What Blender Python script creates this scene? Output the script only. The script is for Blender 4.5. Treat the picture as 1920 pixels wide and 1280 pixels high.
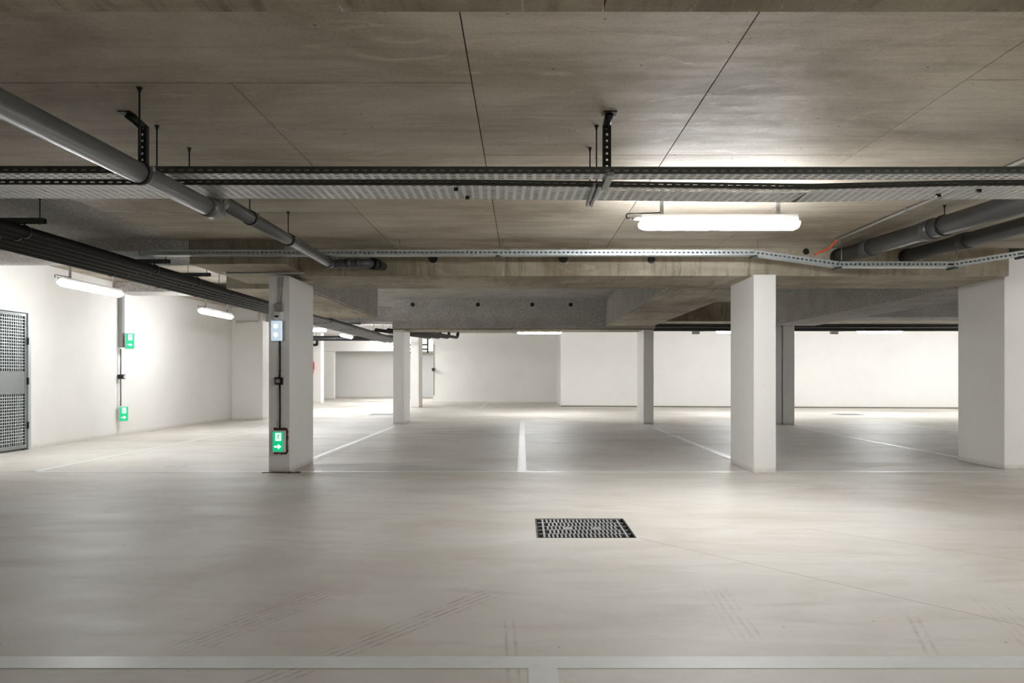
import bpy, bmesh, math, random
from mathutils import Vector, Matrix
random.seed(7)
for o in list(bpy.data.objects): bpy.data.objects.remove(o)
S = bpy.context.scene
C = S.collection
PI = math.pi

# ------------------------------------------------------------------ camera
F_PX = 1250.0                      # focal length in pixels of the 1920 px frame
cam_d = bpy.data.cameras.new('camera'); cam = bpy.data.objects.new('camera', cam_d); C.objects.link(cam)
cam_d.sensor_width = 36.0; cam_d.lens = 36.0*F_PX/1920.0
cam_d.shift_x = -20/1920.0; cam_d.shift_y = 65/1920.0
cam_d.clip_start = 0.05; cam_d.clip_end = 200
cam.location = (0, 0, 1.05); cam.rotation_euler = (PI/2, 0, 0)
S.camera = cam
# ------------------------------------------------------------------ world, exposure
w = bpy.data.worlds.new('world'); S.world = w; w.use_nodes = True
w.node_tree.nodes['Background'].inputs[0].default_value = (0.8, 0.85, 0.9, 1)
w.node_tree.nodes['Background'].inputs[1].default_value = 0.02
S.view_settings.view_transform = 'Standard'; S.view_settings.look = 'None'
S.view_settings.exposure = 1.78; S.view_settings.gamma = 1.0
S.view_settings.use_curve_mapping = False
LAMP = 43.0                        # emission strength of the batten diffusers

# ------------------------------------------------------------------ materials
def srgb(r, g, b):
    f = lambda c: (c/255/12.92) if c/255 <= 0.04045 else ((c/255+0.055)/1.055)**2.4
    return (f(r), f(g), f(b), 1)
class NT:
    def __init__(s, name):
        s.m = bpy.data.materials.new(name); s.m.use_nodes = True
        s.t = s.m.node_tree; s.b = s.t.nodes['Principled BSDF']
        s.co = s.t.nodes.new('ShaderNodeTexCoord').outputs['Object']
    def n(s, typ, **kw):
        nd = s.t.nodes.new(typ)
        for k, v in kw.items(): setattr(nd, k, v)
        return nd
    def link(s, a, b): s.t.links.new(a, b)
    def mapped(s, scale, rot=(0, 0, 0), loc=(0, 0, 0)):
        mp = s.n('ShaderNodeMapping'); s.link(s.co, mp.inputs[0])
        mp.inputs['Scale'].default_value = scale; mp.inputs['Rotation'].default_value = rot; mp.inputs['Location'].default_value = loc
        return mp.outputs[0]
    def noise(s, scale, detail=6, rough=0.6, vec=None, dist=0):
        nd = s.n('ShaderNodeTexNoise'); s.link(vec if vec else s.co, nd.inputs['Vector'])
        nd.inputs['Scale'].default_value = scale; nd.inputs['Detail'].default_value = detail
        nd.inputs['Roughness'].default_value = rough; nd.inputs['Distortion'].default_value = dist
        return nd.outputs['Fac']
    def ramp(s, fac, stops):
        r = s.n('ShaderNodeValToRGB'); s.link(fac, r.inputs[0]); e = r.color_ramp.elements
        while len(e) < len(stops): e.new(0.5)
        for i, (p, c) in enumerate(stops):
            e[i].position = p; e[i].color = c if len(c) == 4 else (*c, 1)
        return r.outputs[0]
    def mix(s, a, b, fac, mode='MIX'):
        m = s.n('ShaderNodeMix', data_type='RGBA', blend_type=mode)
        for i, v in ((0, fac), (6, a), (7, b)):
            if isinstance(v, (int, float)): m.inputs[i].default_value = v
            elif isinstance(v, tuple): m.inputs[i].default_value = v
            else: s.link(v, m.inputs[i])
        return m.outputs[2]
    def math(s, op, a, b=0.0, clamp=False):
        m = s.n('ShaderNodeMath', operation=op, use_clamp=clamp)
        for i, v in ((0, a), (1, b)):
            if isinstance(v, (int, float)): m.inputs[i].default_value = v
            else: s.link(v, m.inputs[i])
        return m.outputs[0]
    def bump(s, h, strength, dist=0.02):
        b = s.n('ShaderNodeBump'); s.link(h, b.inputs['Height'])
        b.inputs['Strength'].default_value = strength; b.inputs['Distance'].default_value = dist
        s.link(b.outputs[0], s.b.inputs['Normal'])
    def col(s, v):
        if isinstance(v, tuple): s.b.inputs['Base Color'].default_value = v
        else: s.link(v, s.b.inputs['Base Color'])
    def rough(s, v):
        if isinstance(v, (int, float)): s.b.inputs['Roughness'].default_value = v
        else: s.link(v, s.b.inputs['Roughness'])
G = lambda v: (v, v, v, 1)
def plain(name, c, rough=0.5, metal=0.0, var=0.08, scale=30):
    k = NT(name); nz = k.noise(scale, 4)
    k.col(k.mix(c, G(0.0), k.math('MULTIPLY', nz, var*2))); k.rough(rough); k.b.inputs['Metallic'].default_value = metal
    return k.m
def emit(name, c, strength):
    k = NT(name); k.col((0.8, 0.8, 0.8, 1)); k.b.inputs['Emission Color'].default_value = c
    k.b.inputs['Emission Strength'].default_value = strength
    return k.m
def concrete(name, light, dark, stretch=(1, 1, 1), rough=0.55, bump=0.12, pores=True, streak=0.5, spec=0.4):
    k = NT(name)
    big = k.noise(0.9, 5, 0.6, k.mapped(stretch), 0.4)
    c = k.mix(dark, light, k.ramp(big, [(0.36, G(0)), (0.6, G(1))]))
    st = k.noise(6, 8, 0.7, k.mapped((stretch[0]*0.35, stretch[1]*2.2, stretch[2]*1.6)), 0.6)
    c = k.mix(c, dark, k.math('MULTIPLY', k.ramp(st, [(0.45, G(0)), (0.75, G(1))]), streak))
    sc = k.noise(3.1, 9, 0.75, k.mapped((0.6, 1.7, 1)), 1.5)
    c = k.mix(c, tuple(min(1, v*1.35) for v in light[:3])+(1,), k.math('MULTIPLY', k.ramp(sc, [(0.56, G(0)), (0.64, G(1))]), 0.28))
    fine = k.noise(90, 6, 0.7)
    c = k.mix(c, G(0.02), k.math('MULTIPLY', k.ramp(fine, [(0.3, G(1)), (0.5, G(0))]), 0.25))
    if pores:
        v = k.n('ShaderNodeTexVoronoi'); k.link(k.co, v.inputs['Vector']); v.inputs['Scale'].default_value = 7
        sel = k.ramp(v.outputs['Distance'], [(0.035, G(1)), (0.06, G(0))])
        c = k.mix(c, G(0.04), k.math('MULTIPLY', sel, 0.7))
    info = k.n('ShaderNodeObjectInfo')
    c = k.mix(c, G(0.0), k.math('MULTIPLY', info.outputs['Random'], 0.14))
    k.col(c); k.rough(k.ramp(st, [(0.3, G(rough-0.12)), (0.7, G(rough+0.1))]))
    k.b.inputs['Specular IOR Level'].default_value = spec
    k.bump(k.math('ADD', fine, st), bump, 0.01)
    return k.m
def sprayed(name, light, dark):
    k = NT(name)
    a = k.noise(38, 5, 0.65); b = k.noise(2.2, 4, 0.6)
    c = k.mix(dark, light, k.ramp(a, [(0.35, G(0)), (0.6, G(1))]))
    c = k.mix(c, dark, k.math('MULTIPLY', k.ramp(b, [(0.4, G(0)), (0.7, G(1))]), 0.6))
    k.col(c); k.rough(0.95); k.b.inputs['Specular IOR Level'].default_value = 0.1
    k.bump(k.math('ADD', a, k.noise(95, 3)), 1.0, 0.022)
    return k.m
M = {}
M['slab'] = concrete('ceiling_concrete', srgb(204, 195, 181), srgb(150, 138, 121), (0.5, 1, 1), 0.62, spec=0.16)
M['beam'] = concrete('beam_concrete', srgb(186, 177, 160), srgb(134, 122, 102), (0.6, 1, 1), 0.65, 0.2, spec=0.2)
def drip_beam():
    m = M['beam']; k = NT.__new__(NT); k.m = m; k.t = m.node_tree; k.b = k.t.nodes['Principled BSDF']
    k.co = [n for n in k.t.nodes if n.type == 'TEX_COORD'][0].outputs['Object']
    old = k.b.inputs['Base Color'].links[0].from_socket
    a = k.noise(5, 6, 0.7, k.mapped((2.4, 0.3, 0.22)), 0.3); b = k.noise(1.1, 3, 0.5)
    f = k.math('MULTIPLY', k.ramp(a, [(0.5, G(0)), (0.66, G(1))]), k.ramp(b, [(0.35, G(0.2)), (0.6, G(1))]))
    c = k.mix(old, srgb(84, 72, 56), k.math('MULTIPLY', f, 0.6))
    p = k.noise(9, 5, 0.7, k.mapped((3.0, 0.3, 0.12), loc=(3, 0, 0)), 0.2)
    c = k.mix(c, srgb(222, 214, 198), k.math('MULTIPLY', k.ramp(p, [(0.64, G(0)), (0.7, G(1))]), 0.5))
    k.col(c)
drip_beam()
M['spray'] = sprayed('sprayed_insulation', srgb(240, 237, 233), srgb(188, 184, 179))
M['spray_light'] = sprayed('sprayed_insulation_pale', srgb(228, 225, 220), srgb(180, 176, 170))

def wallpaint(name, base, dirt=0.12):
    k = NT(name)
    a = k.noise(1.3, 6, 0.6); b = k.noise(60, 4, 0.6)
    c = k.mix(base, tuple(v*0.955 for v in base[:3])+(1,), k.ramp(a, [(0.4, G(0)), (0.75, G(1))]))
    v = k.n('ShaderNodeTexVoronoi'); k.link(k.co, v.inputs['Vector']); v.inputs['Scale'].default_value = 9
    c = k.mix(c, srgb(150, 146, 138), k.math('MULTIPLY', k.ramp(v.outputs['Distance'], [(0.03, G(1)), (0.05, G(0))]), 0.5))
    # splash dirt just above the floor
    sx = k.n('ShaderNodeSeparateXYZ'); k.link(k.co, sx.inputs[0])
    low = k.math('SUBTRACT', 1.0, k.math('MULTIPLY', sx.outputs[2], 14.0), True)
    c = k.mix(c, srgb(150, 134, 108), k.math('MULTIPLY', k.math('MULTIPLY', low, k.noise(14, 6, 0.7)), dirt*6, True))
    k.col(c); k.rough(0.7); k.bump(b, 0.12, 0.006)
    return k.m
M['wall'] = wallpaint('white_wall_paint', srgb(238, 236, 232))
M['column'] = wallpaint('white_column_paint', srgb(232, 230, 226), 0.14)
M['paint'] = plain('road_marking_paint', srgb(228, 228, 226), 0.38, 0, 0.1, 9)
M['worn_paint'] = plain('worn_marking_paint', srgb(226, 224, 218), 0.5, 0, 0.25, 40)
M['galv'] = plain('galvanised_steel', srgb(168, 172, 172), 0.38, 0.85, 0.12, 25)
M['galv_dark'] = plain('dull_galvanised_steel', srgb(98, 102, 100), 0.45, 0.8, 0.15, 25)
M['galv_bright'] = plain('bright_galvanised_steel', srgb(205, 212, 214), 0.35, 0.6, 0.06, 25)
M['galv_sheet'] = plain('galvanised_sheet', srgb(214, 216, 214), 0.35, 0.35, 0.08, 25)
M['dark_steel'] = plain('dark_steel', srgb(52, 56, 54), 0.45, 0.7, 0.1)
M['pvc'] = plain('grey_pvc', srgb(98, 98, 97), 0.3, 0, 0.1, 6)
M['pvc_dark'] = plain('dark_grey_pvc', srgb(70, 70, 71), 0.38, 0, 0.1, 6)
M['rubber'] = plain('black_rubber', srgb(20, 20, 20), 0.5)
M['insul'] = plain('black_pipe_insulation', srgb(9, 9, 10), 0.45, 0, 0.2, 12)
M['white_plastic'] = plain('white_plastic', srgb(226, 226, 224), 0.4, 0, 0.03)
M['grey_plastic'] = plain('grey_plastic', srgb(150, 150, 147), 0.5, 0, 0.05)
M['conduit'] = plain('pale_conduit', srgb(176, 173, 166), 0.5, 0, 0.06)
M['black'] = plain('black_plastic', srgb(22, 22, 23), 0.45)
M['orange'] = plain('orange_cable', srgb(206, 84, 38), 0.5)
M['red'] = plain('red_enamel', srgb(190, 40, 32), 0.35)
M['rust'] = plain('rust_stain', srgb(104, 74, 50), 0.9, 0, 0.3, 40)
M['pit'] = plain('drain_pit_concrete', srgb(14, 13, 12), 0.9)
M['iron'] = plain('cast_iron_grate', srgb(186, 186, 186), 0.45, 0.2, 0.3, 60)
M['lamp'] = emit('lit_diffuser', (0.965, 0.985, 1.0, 1), LAMP)
M['lamp_far'] = emit('lit_diffuser_bright', (0.965, 0.985, 1.0, 1), LAMP*1.4)
M['lamp_soft'] = emit('lit_diffuser_soft', (0.965, 0.985, 1.0, 1), LAMP*0.75)
M['led'] = emit('lit_emergency_lens', (0.62, 0.82, 1.0, 1), 0.18)
M['led_spot'] = emit('lit_emergency_led', (0.9, 0.96, 1.0, 1), 1.0)
M['green'] = emit('lit_exit_green', (0.0, 0.42, 0.16, 1), 0.32)
M['green_white'] = emit('lit_exit_white', (0.8, 1.0, 0.93, 1), 0.45)
M['green_white'].node_tree.nodes['Principled BSDF'].inputs['Base Color'].default_value = (0.7, 0.8, 0.76, 1)
M['green'].node_tree.nodes['Principled BSDF'].inputs['Base Color'].default_value = (0.01, 0.35, 0.15, 1)

def floor_material():
    k = NT('floor_screed')
    base, dark, pale = srgb(212, 208, 200), srgb(184, 177, 165), srgb(224, 221, 216)
    a = k.noise(0.55, 5, 0.6, k.mapped((0.6, 1, 1)), 0.6)
    c = k.mix(base, dark, k.ramp(a, [(0.42, G(0)), (0.72, G(1))]))
    st = k.noise(2.2, 9, 0.7, k.mapped((0.35, 1.5, 1), (0, 0, 0.18)), 1.2)
    c = k.mix(c, dark, k.math('MULTIPLY', k.ramp(st, [(0.5, G(0)), (0.72, G(1))]), 0.55))
    c = k.mix(c, pale, k.math('MULTIPLY', k.ramp(k.noise(1.7, 8, 0.7, k.mapped((0.4, 1.3, 1), (0, 0, -0.3)), 1.0), [(0.52, G(0)), (0.7, G(1))]), 0.55))
    v = k.n('ShaderNodeTexVoronoi'); k.link(k.co, v.inputs['Vector']); v.inputs['Scale'].default_value = 6
    c = k.mix(c, srgb(70, 62, 54), k.math('MULTIPLY', k.ramp(v.outputs['Distance'], [(0.02, G(1)), (0.04, G(0))]), 0.7))
    rub = k.noise(0.9, 3, 0.5, k.mapped((1, 1, 1), loc=(7, 3, 0)))
    c = k.mix(c, srgb(160, 128, 104), k.math('MULTIPLY', k.ramp(rub, [(0.6, G(0)), (0.75, G(1))]), 0.25))
    # tyre tracks left on the screed: (x0,y0)-(x1,y1), half width, darkness
    for (x0, y0, x1, y1, hw, dk) in ((-1.36, 2.5, -0.9, 3.35, 0.10, 0.5), (-0.95, 2.2, -0.1, 3.3, 0.09, 0.6), (0.9, 2.6, 0.95, 3.35, 0.09, 0.25),
                                     (1.52, 2.45, 1.72, 2.95, 0.05, 0.4), (-0.02, 2.1, -0.06, 2.9, 0.05, 0.45), (1.95, 2.4, 2.2, 3.2, 0.09, 0.18)):
        ang = math.atan2(y1-y0, x1-x0); L = math.hypot(x1-x0, y1-y0)
        mp = k.n('ShaderNodeMapping', vector_type='TEXTURE'); k.link(k.co, mp.inputs[0])
        mp.inputs['Location'].default_value = ((x0+x1)/2, (y0+y1)/2, 0); mp.inputs['Rotation'].default_value = (0, 0, ang)
        sx = k.n('ShaderNodeSeparateXYZ'); k.link(mp.outputs[0], sx.inputs[0])
        u = k.math('ABSOLUTE', sx.outputs[0]); vv = k.math('ABSOLUTE', sx.outputs[1])
        mu = k.math('MULTIPLY', k.math('SUBTRACT', L/2, u), 8.0, True); mv = k.math('MULTIPLY', k.math('SUBTRACT', hw, vv), 60.0, True)
        tread = k.math('POWER', k.math('ABSOLUTE', k.math('SINE', k.math('MULTIPLY', sx.outputs[1], PI/0.036))), 5.0)
        brk = k.ramp(k.noise(11, 6, 0.75), [(0.40, G(0)), (0.66, G(1))])
        f = k.math('MULTIPLY', k.math('MULTIPLY', mu, mv), k.math('MULTIPLY', tread, brk))
        c = k.mix(c, srgb(88, 78, 66), k.math('MULTIPLY', f, dk))
    k.col(c)
    k.rough(k.ramp(st, [(0.3, G(0.42)), (0.75, G(0.6))])); k.b.inputs['Specular IOR Level'].default_value = 0.4
    k.bump(k.math('ADD', k.noise(40, 6, 0.7), st), 0.06, 0.01)
    return k.m
M['floor'] = floor_material()

# ------------------------------------------------------------------ mesh helpers
class MB:
    def __init__(s): s.bm = bmesh.new()
    def box(s, x0, x1, y0, y1, z0, z1, mat=None, bev=0):
        vs = [s.bm.verts.new(p) for p in ((x0, y0, z0), (x1, y0, z0), (x1, y1, z0), (x0, y1, z0), (x0, y0, z1), (x1, y0, z1), (x1, y1, z1), (x0, y1, z1))]
        if mat is not None:
            for v in vs: v.co = mat @ v.co
        fs = [s.bm.faces.new([vs[i] for i in f]) for f in ((0, 3, 2, 1), (4, 5, 6, 7), (0, 1, 5, 4), (1, 2, 6, 5), (2, 3, 7, 6), (3, 0, 4, 7))]
        if bev:
            es = list({e for f in fs for e in f.edges})
            bmesh.ops.bevel(s.bm, geom=es, offset=bev, segments=2, profile=0.6, affect='EDGES')
        return s
    def tube(s, pts, r, seg=16, cap=True):
        pts = [Vector(p) for p in pts]; rings = []; ref = None
        for i, p in enumerate(pts):
            d = (pts[min(i+1, len(pts)-1)]-pts[max(i-1, 0)]).normalized()
            if ref is None: ref = Vector((0, 0, 1)) if abs(d.z) < 0.9 else Vector((1, 0, 0))
            a = d.cross(ref).normalized(); b = a.cross(d).normalized(); ref = b
            rr = r[i] if isinstance(r, (list, tuple)) else r
            rings.append([s.bm.verts.new(p+a*rr*math.cos(2*PI*k/seg)+b*rr*math.sin(2*PI*k/seg)) for k in range(seg)])
        for A, B in zip(rings, rings[1:]):
            for k in range(seg):
                f = s.bm.faces.new((A[k], A[(k+1) % seg], B[(k+1) % seg], B[k])); f.smooth = True
        if cap:
            s.bm.faces.new(rings[0][::-1]); s.bm.faces.new(rings[-1])
        return s
    def prism(s, poly, depth, mat):           # poly in local (u,v), extruded along local w, placed by mat
        a = [s.bm.verts.new(mat @ Vector((u, v, 0))) for u, v in poly]; b = [s.bm.verts.new(mat @ Vector((u, v, depth))) for u, v in poly]
        n = len(poly); s.bm.faces.new(a[::-1]); s.bm.faces.new(b)
        for i in range(n): s.bm.faces.new((a[i], a[(i+1) % n], b[(i+1) % n], b[i]))
        return s
    def build(s, name, mat, parent=None, off=(0, 0, 0)):
        off = Vector(off)
        if off.length:
            for v in s.bm.verts: v.co -= off
        bmesh.ops.recalc_face_normals(s.bm, faces=s.bm.faces[:])
        me = bpy.data.meshes.new(name); s.bm.to_mesh(me); s.bm.free()
        me.materials.append(M[mat] if isinstance(mat, str) else mat)
        o = bpy.data.objects.new(name, me); C.objects.link(o); o.parent = parent
        return o
def bend(pts, r=0.12, n=6):
    """rounds the inner corners of a polyline"""
    pts = [Vector(p) for p in pts]; out = [pts[0]]
    for a, b, c in zip(pts, pts[1:], pts[2:]):
        d0 = (a-b); d1 = (c-b); k = min(r, d0.length*0.45, d1.length*0.45)
        p0 = b+d0.normalized()*k; p1 = b+d1.normalized()*k
        for i in range(n+1):
            t = i/n; out.append(p0*(1-t)**2+b*2*t*(1-t)+p1*t*t)
    out.append(pts[-1]); return out
def tag(o, label, cat=None, group=None, kind=None):
    o['label'] = label
    if cat: o['category'] = cat
    if group: o['group'] = group
    if kind: o['kind'] = kind
    return o
def thing(name, loc, label, cat, group=None):
    o = bpy.data.objects.new(name, None); C.objects.link(o); o.location = loc; o.empty_display_size = 0.1
    return tag(o, label, cat, group)
def struct(name, mb, mat, label, parent=None):
    o = mb.build(name, mat, parent)
    if parent is None: o['kind'] = 'structure'
    o['label'] = label
    return o
def box(*a, **k): return MB().box(*a, **k)

# ================================================================== FLOOR
HOLES = [(0.09, 0.74, 4.33, 4.915), (-4.16, -3.55, 17.95, 18.6), (8.6, 9.25, 17.95, 18.6)]
X0, X1, Y0, Y1 = -12.5, 15.5, -6.0, 34.5
mb = MB()
xs = sorted({X0, X1, *[h[0] for h in HOLES], *[h[1] for h in HOLES]}); ys = sorted({Y0, Y1, *[h[2] for h in HOLES], *[h[3] for h in HOLES]})
for a, b in zip(xs, xs[1:]):
    for c, d in zip(ys, ys[1:]):
        if any(h[0] <= a and b <= h[1] and h[2] <= c and d <= h[3] for h in HOLES): continue
        mb.box(a, b, c, d, -0.25, 0)
floor = struct('floor', mb, 'floor', 'pale beige screed floor with tyre tracks')
cut = MB()
for (ax, ay, bx_, by_) in ((0.76, 4.31, 2.6, 2.25), (1.95, 4.6, 3.4, 3.3)):
    d = Vector((bx_-ax, by_-ay, 0)); n = Vector((-d.y, d.x, 0)).normalized()*0.0022
    a = Vector((ax, ay, 0.0006)); b = Vector((bx_, by_, 0.0006))
    f = [cut.bm.verts.new(p) for p in (a-n, b-n, b+n, a+n)]; cut.bm.faces.new(f)
cut.build('saw_cut_joint', plain('joint_filler', srgb(150, 142, 128), 0.8), floor)

def line(x0, x1, y0, y1, label, mat='paint'):
    return tag(MB().box(x0, x1, y0, y1, 0.0002, 0.002).build('parking_line', mat), label, 'line', 'painted parking lines')
line(-8, 9, 2.395, 2.495, 'wide white line crossing the floor nearest the camera')
line(0.02, 0.125, -2.6, 2.395, 'short white line running off the bottom edge of the picture')
line(-5.36, 5.25, 7.285, 7.375, 'long thin white line passing the feet of the front columns')
line(-5.43, -5.33, 7.375, 13.9, 'white stall line left of the column with the exit sign')
line(-2.72, -2.65, 8.1, 14.6, 'white stall line running back from behind the exit sign column')
line(-2.60, -2.56, 8.1, 12.0, 'thin second white stripe beside the line behind the exit sign column', 'worn_paint')
line(-0.06, 0.04, 7.375, 15.6, 'white stall line in the middle between the two front columns')
line(2.62, 2.72, 8.05, 14.6, 'white stall line running back from the slim front right column')
line(5.58, 5.68, 8.3, 14.35, 'white stall line in shade beside the wide right pier')
line(8.16, 8.26, 12.3, 15.4, 'far right white stall line ending near the wide pier')
line(-5.33, -2.8, 12.03, 12.11, 'thin white cross line left of the exit sign column', 'worn_paint')
line(-2.56, 14.5, 12.03, 12.11, 'thin white cross line halfway back across the stalls', 'worn_paint')
line(-1.45, -1.35, 21.5, 26.0, 'short distant white line reaching the back wall')
line(-8.0, 2.0, 16.6, 16.68, 'faint distant white cross line beyond the rear columns', 'worn_paint')
def marks(px, segs, label):
    r = thing('stall_number', (px, 7.76, 0), label, 'marking', 'worn stall numbers')
    for (u, v, l, a) in segs:
        MB().box(-l/2, l/2, -0.028, 0.028, 0.0003, 0.002, Matrix.Translation((px+u, 7.76+v, 0)) @ Matrix.Rotation(a, 4, 'Z')).build('stroke', 'worn_paint', r, r.location)
marks(-4.03, ((-0.06, 0, 0.10, 0.1), (0.08, 0.0, 0.10, 0.15)), 'worn stall number left of the exit sign column')
marks(-1.32, ((-0.06, 0, 0.09, 0.2), (0.07, 0, 0.06, 0.5), (-0.02, 0.03, 0.05, 0.9)), 'worn stall number right of the exit sign column')
marks(1.27, ((-0.09, 0, 0.10, 0.05), (0.05, 0, 0.05, 0.3), (0.11, 0.01, 0.06, -0.5)), 'worn stall number left of the slim front right column')
marks(4.03, ((-0.13, 0.02, 0.10, 0), (-0.04, -0.02, 0.07, -0.4), (0.05, 0.02, 0.06, 0.1), (0.14, 0, 0.09, -0.5)), 'worn stall number right of the slim front right column')

def grate(h, label):
    x0, x1, y0, y1 = h; r = thing('floor_drain', ((x0+x1)/2, (y0+y1)/2, 0), label, 'drain', 'floor drains'); off = r.location
    p = MB(); t = 0.02
    p.box(x0, x1, y0, y1, -0.25, -0.2); p.box(x0, x0+t, y0, y1, -0.2, -0.06); p.box(x1-t, x1, y0, y1, -0.2, -0.06)
    p.box(x0+t, x1-t, y0, y0+t, -0.2, -0.06); p.box(x0+t, x1-t, y1-t, y1, -0.2, -0.06); p.build('pit', 'pit', r, off)
    f = MB(); e = 0.012
    f.box(x0, x0+e, y0, y1, -0.05, 0.001); f.box(x1-e, x1, y0, y1, -0.05, 0.001); f.box(x0+e, x1-e, y0, y0+e, -0.05, 0.001); f.box(x0+e, x1-e, y1-e, y1, -0.05, 0.001)
    f.build('frame', 'dark_steel', r, off)
    xa, xb, ya, yb = x0+0.018, x1-0.018, y0+0.016, y1-0.016
    for x in (xa+0.035, xb-0.035): box(x-0.007, x+0.007, ya, yb, -0.03, 0.0, bev=0.002).build('side_bar', 'iron', r, off)
    n = 19; pit = (xb-xa-0.09)/n
    for i in range(n-1):
        x = xa+0.045+pit*(i+1); m = MB()
        for j in range(5):                          # the bars step sideways from row to row
            s = 0.006*(1 if (j % 2) else -1); ya_, yb_ = ya+(yb-ya)*j/5, ya+(yb-ya)*(j+1)/5
            m.box(x+s-0.006, x+s+0.006, ya_, yb_, -0.03, -0.001)
        m.build('bar', 'iron', r, off)
    for j in range(6):
        y = ya+(yb-ya)*j/5; box(xa, xb, y-0.006, y+0.006, -0.028, -0.002).build('cross_bar', 'iron', r, off)
    xm = (x0+x1)/2
    for s in (-1, 1): box(xm+s*0.1-0.03, xm+s*0.1+0.03, (ya+yb)/2-0.045, (ya+yb)/2+0.02, -0.02, 0.0, bev=0.004).build('lifting_lug', 'iron', r, off)
grate(HOLES[0], 'black slotted floor drain grate in the open aisle')
grate(HOLES[1], 'distant floor drain beside the rear left column')
grate(HOLES[2], 'distant floor drain before the right back wall')

# ================================================================== CEILING
ZS, ZB, ZR = 2.44, 2.14, 2.74
ceil = struct('ceiling', box(X0, X1, Y0, Y1, 2.78, 2.95), 'slab', 'bare concrete slab ceiling')
def panel(x0, x1, y0, y1, z=ZS, mat='slab', g=0.003, name='formwork_panel', top=2.78):
    return box(x0+g, x1-g, y0+g, y1-g, z, top).build(name, mat, ceil)
box(-12.4, 15.4, Y0, 7.2, 2.46, 2.775).build('slab_core', 'pit', ceil)
panel(-3.54, -0.241, 1.9, 3.16); panel(-3.54, -1.386, 3.16, 5.66); panel(-1.386, -0.241, 3.16, 7.25); panel(-3.54, -1.386, 5.66, 7.25)
panel(-0.241, 0.904, 1.9, 4.19); panel(-0.241, 0.904, 4.19, 6.45); panel(-0.241, 0.904, 6.45, 7.25)
panel(0.904, 2.08, 1.9, 4.19); panel(0.904, 2.08, 4.19, 6.45); panel(0.904, 2.08, 6.45, 7.25)
panel(2.08, 3.25, 1.9, 3.13); panel(2.08, 3.25, 3.13, 5.63); panel(2.08, 3.25, 5.63, 7.25)
panel(3.25, 5.6, 1.9, 4.19); panel(3.25, 5.6, 4.19, 7.25); panel(5.6, 15.4, 1.9, 7.25)
panel(-7.2, 15.4, Y0, 0.98)
box(-12.4, -3.545, 0.98, 6.85, 2.452, 2.78).build('sprayed_soffit', 'spray_light', ceil)
box(-12.4, 15.4, 8.32, Y1, ZR, 2.78).build('sprayed_soffit', 'spray_light', ceil)
box(-12.4, -3.6, 8.32, 16.0, 2.70, ZR-0.001).build('smooth_soffit', 'slab', ceil)

# ---- beams
def beam(name, label, parts, mat='beam', group='concrete beams'):
    m = MB()
    for p in parts: m.box(*p, bev=0.006)
    return tag(m.build(name, mat), label, 'beam', group)
b0 = thing('ceiling_beam', (0, 1.5, ZB), 'dark concrete beam along the top edge of the picture', 'beam', 'concrete beams')
for a, b in ((-12.4, -1.7), (-1.7, 0.0), (0.0, 0.24), (0.24, 2.6), (2.6, 15.4)):
    box(a+0.003, b-0.003, 0.98, 1.995, ZB, 2.45).build('soffit_panel', 'beam', b0, b0.location)
b1 = beam('ceiling_beam', 'stained concrete beam across the front columns', [(-2.43, 5.29, 7.25, 8.31, ZB, 2.78)])
beam('ceiling_beam', 'short forward concrete beam left of the exit sign column', [(-3.42, -2.435, 6.84, 8.31, 2.2, 2.78)])
b1l = beam('ceiling_beam', 'rough grey sprayed beam above the black pipes on the left', [(-7.2, -3.43, 6.84, 7.75, 2.335, 2.78)], 'spray')
b2 = beam('ceiling_beam', 'rough grey sprayed cross beam over the rear columns', [(-2.86, 2.9, 14.6, 15.5, 2.095, 2.78)], 'spray')
box(-2.84, 2.88, 14.62, 15.48, 2.07, 2.0945, bev=0.004).build('soffit_strip', 'beam', b2)
b3 = beam('ceiling_beam', 'lengthwise beam from the slim front right column to the rear right column', [(1.85, 2.84, 8.32, 14.59, ZB, 2.78)])
box(1.815, 1.849, 8.33, 14.59, ZB+0.01, 2.735, bev=0.006).build('sprayed_facing', 'spray_light', b3)
b4 = beam('ceiling_beam', 'lengthwise beam behind the exit sign column', [(-3.7, -2.75, 8.32, 12.5, ZB, 2.78)])
box(-2.749, -2.715, 8.33, 12.5, ZB+0.01, 2.735, bev=0.006).build('sprayed_facing', 'spray', b4)
beam('ceiling_beam', 'dark sprayed lengthwise beam beside the wide right pier', [(5.4, 6.3, 8.32, 14.4, ZB, 2.78)], 'spray')
beam('ceiling_beam', 'dark sprayed cross beam behind the wide right pier', [(6.31, 15.4, 13.0, 14.0, 2.2, 2.78)], 'spray')
beam('ceiling_beam', 'pale smooth cross beam above the far right wall', [(2.95, 15.4, 15.2, 15.9, 2.30, 2.78)])
beam('ceiling_beam', 'rough sprayed cross beam at the left wall corner', [(-7.3, -3.75, 11.7, 12.3, 2.53, 2.78)], 'spray')
beam('ceiling_beam', 'rough sprayed beam left of the rear left column', [(-7.3, -2.9, 16.3, 17.0, 2.38, 2.78)], 'spray')
beam('ceiling_beam', 'white painted beam above the far left back wall', [(-12.4, -3.7, 30.6, 31.0, 2.2, 2.78)], 'wall')
def hole_discs(b, lst, y, off):
    for (x, z, r) in lst:
        m = MB().tube([(x, y-0.006, z), (x, y+0.03, z)], r, 14); m.build('dark_hole_disc', 'rubber', b)  # solid black discs stand in for the shade inside round beam holes
hole_discs(b1, (((812-980)*7.25/1250, 2.33, 0.05), ((1056-980)*7.25/1250, 2.33, 0.05), ((1221-980)*7.25/1250, 2.315, 0.042), (3.08, 2.405, 0.034)), 7.25, None)
hole_discs(b2, [((p-980)*14.6/1250, 1.05+(705-571)*14.6/1250, 0.045) for p in (774, 896, 998, 1070)], 14.6, None)
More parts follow.
